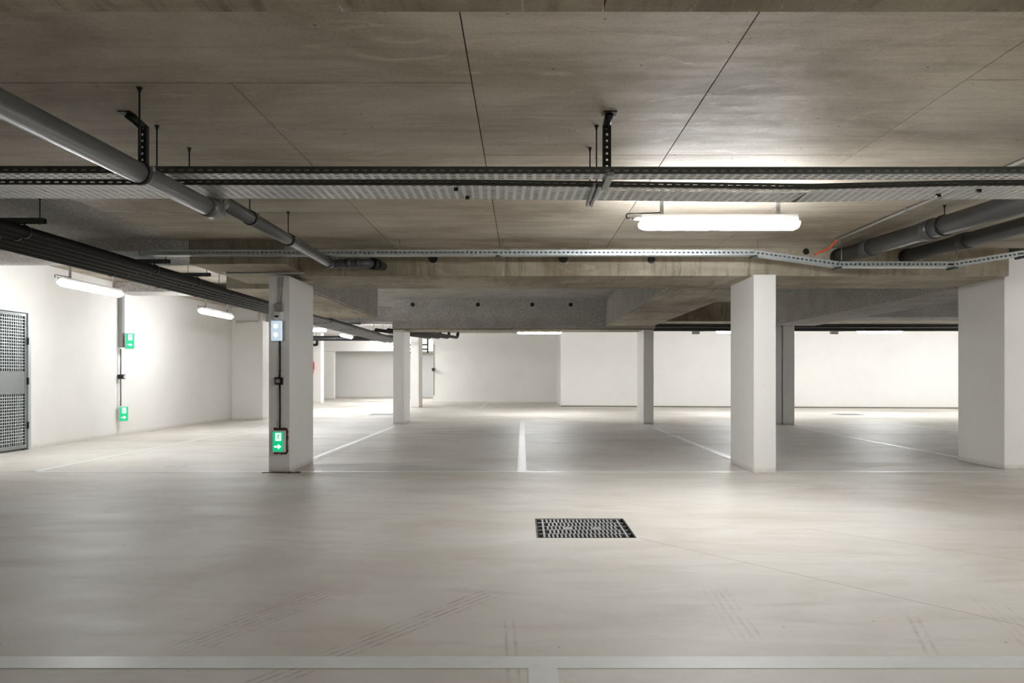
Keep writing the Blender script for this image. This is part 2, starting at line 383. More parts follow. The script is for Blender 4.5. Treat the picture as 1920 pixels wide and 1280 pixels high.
hole_discs(b1l, [((p-980)*6.84/1250, 1.05+(705-441)*6.84/1250, 0.035) for p in (107, 228)], 6.84, None)

# ================================================================== WALLS
def wallseg(name, p0, p1, label, t=0.2, z1=2.78, mat='wall', z0=0.0):
    a = Vector((*p0, 0)); b = Vector((*p1, 0)); d = b-a
    mt = Matrix.Translation(a) @ Matrix.Rotation(math.atan2(d.y, d.x), 4, 'Z')
    return struct(name, MB().box(0, d.length, 0, t, z0, z1, mt), mat, label)
DY0, DY1, DZ = 8.55, 9.58, 2.0
XL = -7.08
struct('wall_left', MB().box(XL-0.2, XL, Y0, DY0, 0, 2.78).box(XL-0.2, XL, DY0, DY1, DZ, 2.78).box(XL-0.2, XL, DY1, 9.9, 0, 2.78), 'wall', 'white wall around the steel mesh door')
wallseg('wall_left_corner', (-7.17, 11.93), (XL, 9.85), 'white wall between the mesh door and the corner', -0.2)
wallseg('wall_left_rear', (-7.02, 16.1), (-7.17, 11.93), 'white wall beyond the corner with the cable riser', -0.2)
struct('wall_left_pier', box(-7.3, -6.28, 16.1, 16.9, 0, 2.78), 'wall', 'white wall pier at the left beyond the exit sign column')
struct('wall_left_far', box(-12.5, -7.87, 26.0, 26.4, 0, 2.78), 'wall', 'far white wall end left of the distant bay')
struct('wall_left_far_return', box(-10.5, -8.78, 31.0, 31.25, 0, 2.25), 'wall', 'far shaded partition before the distant back wall')
struct('wall_left_outer', box(-12.6, -12.4, 16.5, Y1, 0, 2.78), 'wall', 'outer white wall of the far left bay')
struct('wall_left_mid', box(-12.5, -7.0, 16.6, 16.9, 0, 2.78), 'wall', 'white wall behind the left pier')
struct('wall_back_far', box(-12.5, -3.3, 32.8, 33.1, 0, 2.78), 'wall', 'distant back wall of the far left bay')
struct('wall_back', MB().box(-3.53, 1.5, 26.25, 26.5, 0, 2.78).box(-3.53, -3.3, 26.5, 32.8, 0, 2.78), 'wall', 'white back wall in the middle of the picture')
wallseg('wall_back_right', (1.32, 23.05), (15.5, 21.45), 'long white back wall on the right', 0.25)
struct('wall_back_return', box(1.32, 1.55, 23.1, 26.25, 0, 2.78), 'wall', 'short return between the two back walls')
struct('wall_right', box(15.3, 15.5, Y0, 21.6, 0, 2.78), 'wall', 'white wall at the right end of the garage')
struct('wall_front', box(X0, X1, Y0-0.2, Y0, 0, 2.95), 'wall', 'white wall behind the camera')
# storage room behind the mesh door
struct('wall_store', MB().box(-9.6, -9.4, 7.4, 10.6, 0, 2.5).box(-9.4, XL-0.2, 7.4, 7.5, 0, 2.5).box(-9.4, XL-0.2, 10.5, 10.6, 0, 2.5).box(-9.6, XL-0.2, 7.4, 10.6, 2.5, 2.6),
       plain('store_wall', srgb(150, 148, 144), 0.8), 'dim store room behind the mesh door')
struct('baseboard_right', MB().box(0, 14.2, -0.012, 0, 0, 0.035, Matrix.Translation((1.32, 23.04, 0)) @ Matrix.Rotation(math.atan2(-1.6, 14.18), 4, 'Z')), plain('dirty_base', srgb(140, 130, 114), 0.9, 0, 0.3, 8), 'dirty strip at the foot of the right back wall')

# ---- mesh door
dr = bpy.data.objects.new('door_1', None); C.objects.link(dr); dr.location = (XL, (DY0+DY1)/2, 0); dr['kind'] = 'structure'; dr['label'] = 'galvanised steel mesh door in the left wall'
o_ = dr.location; m = MB(); e = 0.05
m.box(XL-0.06, XL+0.015, DY1-e, DY1, 0, DZ); m.box(XL-0.06, XL+0.015, DY0, DY0+e, 0, DZ); m.box(XL-0.06, XL+0.015, DY0+e, DY1-e, DZ-e, DZ)
m.build('door_frame', 'galv_bright', dr, o_)
ya, yb = DY0+0.06, DY1-0.06
m = MB(); e = 0.035
for (a, b, c, d) in ((ya, yb, DZ-0.1, DZ-0.06), (ya, yb, 0.03, 0.08), (ya, ya+e, 0.08, DZ-0.1), (yb-e, yb, 0.08, DZ-0.1)): m.box(XL-0.03, XL+0.0, a, b, c, d)
m.build('leaf_frame', 'galv', dr, o_)
box(XL-0.025, XL-0.004, ya+e, yb-e, 0.80, 1.12).build('middle_plate', 'galv', dr, o_)
for (z0, z1) in ((0.08, 0.80), (1.12, DZ-0.1)):
    m = MB(); n = 21; k = round((z1-z0)/0.043)
    for i in range(1, n):
        y = ya+e+(yb-ya-2*e)*i/n; m.box(XL-0.017, XL-0.012, y-0.006, y+0.006, z0, z1)
    for i in range(1, k):
        z = z0+(z1-z0)*i/k; m.box(XL-0.012, XL-0.007, ya+e, yb-e, z-0.006, z+0.006)
    m.build('mesh_panel', 'galv_bright', dr, o_)
for z in (0.35, 0.98, 1.55): box(XL-0.005, XL+0.02, yb, yb+0.02, z-0.05, z+0.05, bev=0.004).build('hinge', 'dark_steel', dr, o_)
box(XL-0.004, XL+0.012, 8.9, 9.0, 0.98, 1.06, bev=0.003).build('lock_plate', 'white_plastic', dr, o_)

# ================================================================== COLUMNS
def column(label, x0, x1, y0, y1, z1=ZB, stain=False):
    r = thing('column', ((x0+x1)/2, (y0+y1)/2, 0), label, 'column', 'white concrete columns')
    box(x0, x1, y0, y1, 0, z1, bev=0.008).build('shaft', 'column', r, r.location)
    return r
c1 = column('white column carrying the green exit sign', -2.77, -2.54, 7.27, 8.09, 2.142)
m = MB()
for i in range(9):
    x = -2.83+i*0.045; m.box(x, x+0.05, 7.225+0.012*random.random(), 7.269, 0.0005, 0.004+0.008*random.random())
m.build('dirt_at_foot', 'rust', c1, c1.location)
column('slim white column right of the drain, nearest on the right', 2.50, 2.74, 7.21, 8.02, 2.150)
column('wide white pier cut by the right edge of the picture', 5.42, 6.6, 7.5, 8.3, 2.44)
column('rear white column under the left end of the sprayed beam', -2.85, -2.62, 14.66, 15.5, 2.094)
column('rear white column under the right end of the sprayed beam', 2.66, 2.88, 14.66, 15.5, 2.094)
column('farthest white column just behind the rear left column', -3.73, -3.46, 22.2, 23.0, 2.4)
rc = column('shaded twin column behind the slim front right column', 5.64, 5.88, 14.42, 15.2, 2.3)
box(5.42, 5.615, 14.45, 15.2, 0, 2.2, bev=0.006).build('second_shaft', 'column', rc, rc.location)

# ================================================================== BATTEN LIGHTS
def batten(label, x, y, z, zc, along='x', L=1.2, cable=True, glow='lamp'):
    r = thing('batten_light', (x, y, z), label, 'light', 'batten lights')
    if along == 'y': r.rotation_euler = (0, 0, PI/2)
    h = L/2
    prof = [(-0.045, 0.0), (-0.03, 0.055), (0.03, 0.055), (0.045, 0.0)]
    mt = Matrix(((0, 0, 1, -h+0.01), (1, 0, 0, 0), (0, 1, 0, 0), (0, 0, 0, 1)))
    MB().prism(prof, L-0.02, mt).build('housing', 'white_plastic', r)
    d = MB(); rows = []
    for (u, k) in ((-h, 0.72), (-h+0.035, 1.0), (h-0.035, 1.0), (h, 0.72)):
        rows.append([d.bm.verts.new((u, 0.052*math.cos(a)*(0.9+0.1*k), -0.002-0.058*math.sin(a)*k)) for a in [PI*i/8 for i in range(9)]])
    for A, B in zip(rows, rows[1:]):
        for i in range(8): d.bm.faces.new((A[i], A[i+1], B[i+1], B[i]))
    for R in (rows[0], rows[-1]): d.bm.faces.new(R)
    for A, B in zip(rows, rows[1:]): d.bm.faces.new((A[0], B[0], B[-1], A[-1]))
    d.build('diffuser', glow, r)
    for u in (-h*0.72, h*0.75):
        MB().box(u-0.013, u+0.013, -0.008, 0.008, 0.05, zc-z-0.002).box(u-0.03, u+0.03, -0.02, 0.02, 0.053, 0.058).build('hanger', 'grey_plastic', r)
    if cable:
        MB().tube([(-h+0.01, 0, 0.03), (-h-0.05, 0, 0.03)], 0.014, 10).build('cable_gland', 'white_plastic', r)
        MB().tube(bend([(-h-0.05, 0, 0.03), (-h-0.10, 0, 0.03), (-h-0.10, 0, 0.065), (-h*0.72, 0.01, 0.075), (-h*0.72, 0.012, zc-z-0.003)], 0.03), 0.005, 8).build('cable', 'black', r)
    return r
batten('bright batten light hanging below the cable trays', 1.485, 5.05, 2.215, ZS)
batten('batten light on the left nearest the mesh door', -5.6, 8.68, 2.2, 2.70, 'y', glow='lamp_soft')
batten('second batten light along the left wall, near the cable pipes', -5.6, 12.2, 2.2, 2.70, 'y', glow='lamp_soft')
batten('third batten light in the far left bay under the black pipes', -5.6, 21.2, 2.33, ZR, 'y', glow='lamp_far')
batten('fourth and smaller looking batten light deep in the far left bay', -5.6, 25.3, 2.33, ZR, 'y', glow='lamp_far')
batten('most distant batten light, beside the rear left column', -5.6, 29.4, 2.33, ZR, 'y', glow='lamp_far')
batten('batten light before the right back wall, seen between column and pier', 9.8, 18.3, 2.29, ZR, glow='lamp_far')
batten('batten light partly hidden by the slim front right column', 5.93, 18.3, 2.29, ZR, glow='lamp_far')
batten('batten light peeping out below the rear sprayed beam', 0.46, 18.3, 2.27, ZR, glow='lamp_far')
batten('batten light out of view beyond the wide right pier', 13.6, 18.3, 2.29, ZR, glow='lamp_far')
batten('unseen batten light added in the aisle to the right for more light', 7.6, 5.05, 2.215, ZS)  # unseen lamp, added to light the aisle from the right
batten('unseen batten light added behind the camera on the right for more light', 3.4, -0.9, 2.215, ZS)  # unseen lamp, added to brighten the near floor and ceiling
batten('unseen batten light added far behind the camera on the right for more light', 6.0, -3.6, 2.215, ZS)  # unseen lamp, added for more bounce light from behind
batten('batten light out of view in the far bay behind the middle wall', -6.0, 18.3, 2.33, ZR, glow='lamp_far')

# ================================================================== CABLE TRAYS
def rail(m, p0, p1, z0, z1, t=0.0015, pitch=0.05, slot=0.026, lip=0.012, side=1):
    """upright slotted side rail from p0 to p1 (x,y)"""
    a = Vector((*p0, 0)); d = Vector((*p1, 0))-a; L = d.length
    mt = Matrix.Translation(a) @ Matrix.Rotation(math.atan2(d.y, d.x), 4, 'Z')
    h = z1-z0; s0 = z0+h*0.34; s1 = z0+h*0.62
    m.box(0, L, 0, t, z0, s0, mt); m.box(0, L, 0, t, s1, z1, mt)
    n = int(L/pitch)
    for i in range(n): m.box(i*pitch, i*pitch+pitch-slot, t*0.1, t*0.9, s0, s1, mt)
    m.box(0, L, min(0, side*lip), max(0, side*lip), z1, z1+t, mt)
def sheet(m, p0, p1, w, z, rows, pitch=0.05, band=0.021, t=0.0015):
    a = Vector((*p0, 0)); d = Vector((*p1, 0))-a; L = d.length
    mt = Matrix.Translation(a) @ Matrix.Rotation(math.atan2(d.y, d.x), 4, 'Z')
    rp = w/rows
    for i in range(rows+1):
        y = i*rp; m.box(0, L, max(0, y-rp*0.29), min(w, y+rp*0.29), z, z+t, mt)
    for i in range(int(L/pitch)+1):
        x = i*pitch; m.box(x, min(x+band, L), 0.001, w-0.001, z+t*0.1, z+t*0.9, mt)
def tray(label, pts, w, z, h, rows, loc, near_mat='galv_dark'):
    r = thing('cable_tray', loc, label, 'cable tray', 'cable trays')
    for p0, p1 in zip(pts, pts[1:]):
        q0 = (p0[0], p0[1]+w); q1 = (p1[0], p1[1]+w)
        m = MB(); rail(m, p0, p1, z, z+h); m.build('near_rail', near_mat, r, loc)
        m = MB(); rail(m, q0, q1, z, z+h*1.7, side=-1, slot=0.0005); m.build('far_rail', 'galv', r, loc)
        m = MB(); sheet(m, p0, p1, w, z, rows); m.build('perforated_base', 'galv_sheet', r, loc)
    for p in pts[1:-1]:
        m = MB().box(p[0]-0.05, p[0]+0.05, p[1]-0.003, p[1]-0.0005, z+0.002, z+h-0.002)
        m.build('splice_plate', near_mat, r, loc)
    return r
tray('narrow upper cable tray in front of the hanger posts', [(-3.75, 3.43), (1.7, 3.45), (3.2, 3.44)], 0.10, 2.095, 0.036, 3, (0, 3.5, 2.095))
t2 = tray('wide perforated cable tray just behind the narrow tray', [(-3.75, 3.73), (-0.3, 3.75), (1.66, 3.83), (2.5, 3.76), (3.2, 3.75)], 0.285, 2.122, 0.032, 11, (0, 3.8, 2.122))
for (x, y) in ((-0.38, 3.80), (-0.33, 3.98), (2.45, 3.93), (2.62, 3.83)):
    box(x-0.012, x+0.012, y-0.01, y+0.01, 2.105, 2.13, bev=0.003).build('cable_tie', 'black', t2, t2.location)
tag(MB().tube(bend([(-1.9, 3.785, 2.138), (-0.3, 3.79, 2.138), (1.66, 3.87, 2.138), (2.5, 3.80, 2.138), (3.18, 3.79, 2.138)], 0.2), 0.0135, 10).build('cable', 'black'), 'unseen black cable added in the wide cable tray to darken its slots', 'cable')  # added behind the near rail to block the bright ceiling through the slots
def post(label, x, y, head):
    r = thing('tray_hanger', (x, y, ZS), label, 'bracket', 'tray hanger posts'); o = r.location
    m = MB(); t = 0.003; hw = 0.022; z0, z1 = 2.085, ZS-0.05
    m.box(x-hw, x-hw+t, y-0.012, y+0.014, z0, z1); m.box(x+hw-t, x+hw, y-0.012, y+0.014, z0, z1)
    m.box(x-hw, x-0.006, y-0.014, y-0.011, z0, z1); m.box(x+0.006, x+hw, y-0.014, y-0.011, z0, z1)
    n = 9
    for i in range(n+1):
        z = z0+(z1-z0)*i/n; m.box(x-0.006, x+0.006, y-0.0138, y-0.0112, z-0.011, z+0.011)
    m.build('slotted_post', 'dark_steel', r, o)
    v = MB(); dx, dy = head
    v.tube([(x, y, z1-0.01), (x+dx*0.5, y+dy*0.5, z1+0.022), (x+dx, y+dy, ZS-0.004)], 0.024, 4); v.box(x+dx-0.035, x+dx+0.035, y+dy-0.03, y+dy+0.03, ZS-0.006, ZS-0.0005)
    v.build('head_plate', 'dark_steel', r, o)
    box(x-0.018, x+0.018, y-0.16, y+0.10, 2.072, 2.0945, bev=0.003).build('arm', 'galv', r, o)
post('slotted hanger post right of the picture centre', 0.45, 3.57, (0.01, -0.05))
post('slotted hanger post beside the grey drain pipe', -2.03, 3.57, (-0.06, -0.05))
def rod(m, x, y, z0, z1=ZS, r=0.004):
    m.tube([(x, y, z0), (x, y, z1-0.001)], r, 8); m.tube([(x, y, z1-0.006), (x, y, z1-0.001)], r*3.2, 10); m.tube([(x, y, z1-0.02), (x, y, z1-0.006)], r*1.8, 6)
def trapeze(label, x):
    r = thing('trapeze_support', (x, 3.9, ZS), label, 'bracket', 'trapeze tray supports'); o = r.location
    for y in (3.70, 4.06):
        m = MB(); rod(m, x, y, 2.09); m.build('threaded_rod', 'dark_steel', r, o)
    m = MB(); m.box(x-0.02, x-0.017, 3.685, 4.12, 2.095, 2.12); m.box(x+0.017, x+0.02, 3.685, 4.12, 2.095, 2.12); m.box(x-0.017, x-0.007, 3.685, 4.12, 2.095, 2.098); m.box(x+0.007, x+0.017, 3.685, 4.12, 2.095, 2.098)
    m.box(x-0.017, x+0.017, 3.685, 4.12, 2.1175, 2.1205)
    m.build('channel', 'galv', r, o)
trapeze('channel hung on two rods under the wide tray at centre', 0.41)
trapeze('channel hung on two rods under the wide tray at left', -2.03)

# slotted rail along the front beam
def strut_run(label, pts, mat):
    r = thing('slotted_channel', (0, 6.75, 2.3), label, 'channel', 'slotted channels'); o = r.location
    for a, b in zip(pts, pts[1:]):
        d = Vector((b[0]-a[0], 0, b[1]-a[1])); L = d.length; n = int(L/0.045)
        mt = Matrix.Translation((a[0], 6.73, a[1])) @ Matrix.Rotation(-math.atan2(d.z, d.x), 4, 'Y')
        m = MB(); h = 0.056
        m.box(0, L, 0, 0.002, 0, h*0.33, mt); m.box(0, L, 0, 0.002, h*0.64, h, mt)
        for i in range(n): m.box(i*0.045, i*0.045+0.022, 0.0002, 0.0018, h*0.33, h*0.64, mt)
        m.box(0, L, 0.002, 0.09, 0, 0.002, mt); m.box(0, L, 0.088, 0.09, 0.002, h, mt); m.box(0, L, 0.002, 0.088, h-0.002, h, mt)
        m.build('channel_section', mat, r, o)
    for a in pts[1:-1]:
        box(a[0]-0.02, a[0]+0.02, 6.70, 6.835, a[1]-0.022, a[1]-0.002, bev=0.002).build('bracket', 'galv_dark', r, o)
        m = MB(); rod(m, a[0]+0.05, 6.775, a[1]-0.02); m.build('threaded_rod', 'galv', r, o)
    for x in (-3.0, -1.25, 0.67):
        m = MB(); rod(m, x, 6.775, pts[0][1]-0.02); m.build('threaded_rod', 'galv', r, o)
zc_ = 2.27
strut_run('slotted galvanised channel running along the stained front beam', [(-3.88, zc_), (-0.25, zc_), (2.34, zc_), (3.19, zc_-0.118), (4.36, zc_-0.118), (5.06, zc_-0.005), (6.0, zc_+0.10)], 'galv_bright')

# ================================================================== DRAIN PIPES
def ring(m, p, d, r, l): d = Vector(d).normalized(); p = Vector(p); m.tube([p-d*l/2, p+d*l/2], r, 24)
def clamp(r, p, d, rad, o, z1=ZS):
    m = MB(); ring(m, p, d, rad+0.007, 0.028); c = m.build('clamp', 'rubber', r, o)
    m = MB(); ring(m, Vector(p)+Vector(d).normalized()*0.018, d, rad+0.005, 0.008); m.box(p[0]+rad-0.002, p[0]+rad+0.02, p[1]-0.01, p[1]+0.012, p[2]+0.01, p[2]+0.03); m.build('clamp_band', 'galv', c, o)
    if z1:
        m = MB(); rod(m, p[0], p[1], p[2]+rad, z1, 0.0045); m.build('threaded_rod', 'dark_steel', c, o)
pl = thing('drain_pipe', (-2.0, 4, 2.1), 'grey plastic drain pipe on the left running to the front beam', 'pipe'); o = pl.location
A0, A1 = Vector((-1.845, -1.5, 1.946)), Vector((-1.845, 3.93, 2.040)); B0, B1 = Vector((-1.965, 4.2, 2.187)), Vector((-2.0, 6.9, 2.222))
dA = A1-A0; dB = B1-B0
MB().tube([A0, A1], 0.0505, 28).build('pipe_run', 'pvc', pl, o)
m = MB(); ring(m, A1, dA, 0.0555, 0.11); m.tube(bend([A1+dA.normalized()*0.02, A1+Vector((0.0, 0.10, 0.002)), B0+Vector((0.0, 0.02, 0.0)), B0+dB.normalized()*0.12], 0.05), 0.049, 24); m.build('offset_coupling', 'pvc', pl, o)
m = MB(); ring(m, B0+dB.normalized()*0.12, dB, 0.054, 0.09); m.build('socket', 'pvc', pl, o)
MB().tube([B0, B1], 0.048, 28).build('pipe_run', 'pvc', pl, o)
m = MB(); m.tube(bend([B1-dB.normalized()*0.05, B1+Vector((0, 0.07, 0.0)), B1+Vector((0.36, 0.10, 0.02)), B1+Vector((0.5, 0.40, 0.02))], 0.12), 0.046, 24); ring(m, B1-dB.normalized()*0.03, dB, 0.053, 0.07)
ring(m, B1+Vector((0.17, 0.085, 0.01)), (1, 0.08, 0.05), 0.052, 0.06); ring(m, B1+Vector((0.27, 0.093, 0.015)), (1, 0.1, 0.05), 0.051, 0.03); m.build('elbow', 'pvc_dark', pl, o)
m = MB(); ring(m, B1+Vector((0.425, 0.2, 0.02)), (0.14, 0.3, 0), 0.062, 0.09); m.build('wall_seal', 'rubber', pl, o)
for y, q0, d_, rr in ((3.21, A0, dA, 0.0505), (4.82, B0, dB, 0.048), (5.64, B0, dB, 0.048)):
    t = (y-q0.y)/d_.y; clamp(pl, q0+d_*t, d_, rr, o)
def right_pipe(label, p0, p1, rad, clamps, couplings):
    r = thing('drain_pipe', p1, label, 'pipe'); o = r.location; p0 = Vector(p0); p1 = Vector(p1); d = p1-p0
    MB().tube([p0, p1], rad, 28).build('pipe_run', 'pvc_dark', r, o)
    m = MB(); ring(m, p1-d.normalized()*0.05, d, rad+0.008, 0.12); m.build('wall_seal', 'rubber', r, o)
    for y in couplings:
        m = MB(); ring(m, p0+d*((y-p0.y)/d.y), d, rad+0.007, 0.16); m.build('coupling', 'pvc_dark', r, o)
    for y in clamps: clamp(r, p0+d*((y-p0.y)/d.y), d, rad, o)
right_pipe('thick dark grey drain pipe at upper right', (3.43, 1.9, 2.14), (3.43, 7.3, 2.348), 0.08, (5.42, 3.2), (5.62, 6.62))
right_pipe('second dark grey drain pipe at far upper right', (4.16, 1.9, 2.20), (4.16, 7.3, 2.352), 0.07, (4.4,), (6.3,))
def conduit(label, pts, r, mat, clips=()):
    t = thing('conduit', pts[0], label, 'conduit'); MB().tube(bend(pts, 0.05), r, 12).build('tube', mat, t, pts[0])
    for p in clips: box(p[0]-0.02, p[0]+0.02, p[1]-0.008, p[1]+0.008, p[2]-r-0.003, p[2]+r+0.004, bev=0.002).build('clip', 'grey_plastic', t, pts[0])
    return t
conduit('pale ceiling conduit left of the dark pipes', [(3.22, 2.05, 2.422), (3.16, 6.68, 2.422)], 0.013, 'conduit', [(3.205, 2.6, 2.424), (3.195, 3.6, 2.424), (3.185, 4.6, 2.424), (3.175, 5.5, 2.424)])
conduit('pale conduit between the two dark pipes', [(3.82, 2.05, 2.36), (3.82, 7.24, 2.40)], 0.014, 'conduit')
tag(MB().tube(bend([(3.16, 6.68, 2.422), (3.15, 6.74, 2.40), (3.12, 6.77, 2.35), (2.97, 6.78, 2.285)], 0.04), 0.011, 10).build('cable', 'orange'), 'orange cable end hanging from the pale ceiling conduit', 'cable')

# ================================================================== BLACK INSULATED PIPES
names = ('rightmost', 'second from the right', 'middle', 'second from the left', 'leftmost')
for i in range(5):
    x = -3.9-0.115*i; z = 2.18-0.006*i; R = 0.047
    r = thing('insulated_pipe', (x, 10, z), 'black insulated pipe, %s of the bundle along the left' % names[i], 'pipe', 'black pipe bundle'); o = r.location
    MB().tube([(x, 2.0, z), (x, 22.0-0.2*i, z)], R, 14).build('pipe_run', 'insul', r, o)
    for y in (3.38, 5.22, 7.06, 7.98, 8.9, 9.82, 11.7, 13.5, 15.4, 18.0, 20):
        m = MB(); ring(m, (x, y+0.06*(i % 2), z), (0, 1, 0), R+0.005, 0.022); m.box(x-0.005, x+0.005, y-0.006+0.06*(i % 2), y+0.006+0.06*(i % 2), z+R, 2.245); m.build('pipe_clip', 'dark_steel', r, o)
for j, y in enumerate((3.38, 5.22, 7.06, 7.98, 8.9, 9.82, 11.7, 13.5, 15.4, 18.0, 20)):
    ztop = 2.452 if y < 6.8 else (2.335 if y < 7.75 else 2.70)
    where = ('behind the wide tray', 'at the left picture edge', 'below the sprayed beam at left', 'just past the left sprayed beam', 'left of the exit sign column, third from it', 'next to the exit sign column',
             'hidden behind the exit sign column', 'right of the exit sign column', 'ahead of the rear left column', 'left of the rear left column', 'at the far end of the bundle')[j]
    r = thing('pipe_support', (-4.1, y, 2.245), 'steel channel holding the black pipes ' + where, 'bracket', 'pipe support channels'); o = r.location
    MB().box(-4.5, -3.74, y-0.02, y-0.017, 2.245, 2.285).box(-4.5, -3.74, y+0.017, y+0.02, 2.245, 2.285).box(-4.5, -3.74, y-0.017, y+0.017, 2.2825, 2.285).build('channel', 'galv_dark', r, o)
    for x in (-4.47, -3.78):
        m = MB(); rod(m, x, y, 2.235, ztop); m.build('threaded_rod', 'dark_steel', r, o)
def black_run(label, pts, R=0.06, rb=0.25, hang=()):
    r = thing('insulated_pipe', pts[0], label, 'pipe', 'far black pipes'); o = r.location
    MB().tube(bend(pts, rb), R, 14).build('pipe_run', 'insul', r, o)
    for (x, y, z) in hang:
        m = MB(); rod(m, x, y, z, ZR, 0.006); m.build('threaded_rod', 'dark_steel', r, o)
black_run('black insulated pipe crossing before the right back wall, upper', [(2.0, 16.2, 2.27), (15.25, 16.2, 2.27)], 0.055, hang=[(x, 16.2, 2.3) for x in (2.4, 4.9, 7.4, 9.9, 12.4)])
black_run('black insulated pipe crossing before the right back wall, lower', [(2.0, 16.35, 2.20), (15.25, 16.35, 2.20)], 0.05, hang=[(x, 16.35, 2.23) for x in (2.4, 4.9, 7.4, 9.9, 12.4)])
black_run('thick black pipe crossing the far left bay', [(-12.0, 22.6, 2.33), (-4.3, 22.6, 2.33)], 0.085, hang=[(x, 22.6, 2.4) for x in (-10, -7, -4.5)])
black_run('thin black pipe stepping down at the far left wall end', [(-9.5, 24.5, 2.2), (-7.55, 24.5, 2.2), (-7.55, 24.5, 2.42), (-7.55, 22.8, 2.42)], 0.05, 0.06, hang=[(-8.5, 24.5, 2.23)])
for i in range(4):
    black_run('black pipe %s of the four slanting behind the rear left column' % ('first from the right', 'second from the right', 'third from the right', 'fourth from the right')[i],
              [(-2.75-0.3*i, 16.6, 2.2), (-1.95-0.27*i, 19.9, 2.2), (-1.9-0.27*i, 20.1, 2.7)], 0.045, 0.1)
r = thing('pipe_rack', (-3.42, 24, 2.73), 'small black pipe rack beside the farthest column', 'rack')
for (a, b) in (((-4.2, 24, 2.02), (-3.42, 24, 2.02)), ((-4.2, 24, 2.18), (-3.42, 24, 2.18)), ((-4.2, 24, 1.9), (-3.7, 24, 1.9))): MB().tube([a, b], 0.025, 8).build('rung', 'black', r, r.location)
for x in (-3.42, -4.2): MB().tube([(x, 24, 1.88), (x, 24, 2.738)], 0.025, 8).build('upright', 'black', r, r.location)
# conduits on the left soffit
conduit('thin pale conduit on the soffit left of the exit sign column', [(-5.2, 9.35, 2.68), (-3.75, 9.35, 2.68)], 0.015, 'conduit')
conduit('thin grey conduit at the head of the exit sign column', [(-3.2, 7.2, 2.165), (-2.36, 7.2, 2.165)], 0.012, 'grey_plastic')
conduit('horizontal pale conduit on the white pier at left', [(-6.9, 16.06, 2.35), (-6.35, 16.06, 2.35), (-6.35, 16.06, 2.6)], 0.03, 'white_plastic')
conduit('galvanised conduit above the black pipes at left', [(-5.4, 6.78, 2.56), (-3.9, 6.78, 2.60)], 0.02, 'galv')

# ================================================================== COLUMN FITTINGS
def sc(px): return (px-980)*7.26/1250
def zz(py): return 1.05+(705-py)*7.26/1250
YF = 7.27
def fit(mb, name, mat, r): return mb.build(name, mat, r, r.location)
r = thing('conduit', (sc(527), YF, zz(540)), 'two thin grey conduits at the top of the exit sign column', 'conduit')
m = MB(); m.tube([(sc(524), YF-0.012, 2.13), (sc(524), YF-0.012, zz(572))], 0.009, 10); m.tube([(sc(531), YF-0.012, 2.13), (sc(528), YF-0.012, zz(572))], 0.007, 10); fit(m, 'tube', 'conduit', r)
r = thing('junction_box', (sc(525), YF, zz(576)), 'grey junction box above the white emergency lamp', 'box')
fit(box(sc(518), sc(532), YF-0.05, YF-0.001, zz(583), zz(569), bev=0.004), 'body', 'grey_plastic', r); fit(box(sc(519), sc(531), YF-0.055, YF-0.05, zz(582), zz(570), bev=0.002), 'lid', 'grey_plastic', r)
r = thing('control_module', (sc(522), YF, zz(592)), 'small cream module between junction box and emergency lamp', 'box')
fit(box(sc(516), sc(530), YF-0.06, YF-0.001, zz(597), zz(585), bev=0.004), 'body', 'white_plastic', r); fit(box(sc(518), sc(525), YF-0.063, YF-0.06, zz(595.5), zz(592), bev=0.001), 'display', 'dark_steel', r)
r = thing('emergency_lamp', (sc(522), YF, zz(620)), 'lit white emergency lamp on the exit sign column', 'lamp')
fit(box(sc(513), sc(533), YF-0.03, YF-0.001, zz(639), zz(602), bev=0.004), 'housing', 'grey_plastic', r)
ln = fit(box(sc(512), sc(531), YF-0.075, YF-0.03, zz(639), zz(602), bev=0.008), 'lens', 'led', r)
for y in (612, 628): MB().tube([(sc(521), YF-0.077, zz(y)), (sc(521), YF-0.072, zz(y))], 0.022, 16).build('led', 'led_spot', ln, r.location)
def cable(label, x, y, z0, z1, clips):
    r = thing('cable', (x, y, z0), label, 'cable', 'black riser cables')
    fit(MB().tube([(x, y-0.014, z0), (x+0.003, y-0.014, (z0+z1)/2), (x, y-0.014, z1)], 0.009, 10), 'sheath', 'black', r)
    for c in clips: fit(box(x-0.02, x+0.02, y-0.026, y-0.001, c-0.004, c+0.004, bev=0.002), 'clip', 'galv', r)
cable('black cable from the emergency lamp down to the round switch', sc(525), YF, zz(707), zz(639), (zz(652), zz(694)))
cable('black cable from the round switch down to the exit sign', sc(525), YF, zz(804), zz(721), (zz(736), zz(794)))
r = thing('switch', (sc(524), YF, zz(714)), 'black square switch with round grey button on the column', 'switch')
fit(box(sc(517), sc(531), YF-0.04, YF-0.001, zz(721), zz(707), bev=0.004), 'body', 'black', r); fit(MB().tube([(sc(523), YF-0.05, zz(714)), (sc(523), YF-0.04, zz(714))], 0.024, 18), 'button', 'grey_plastic', r)
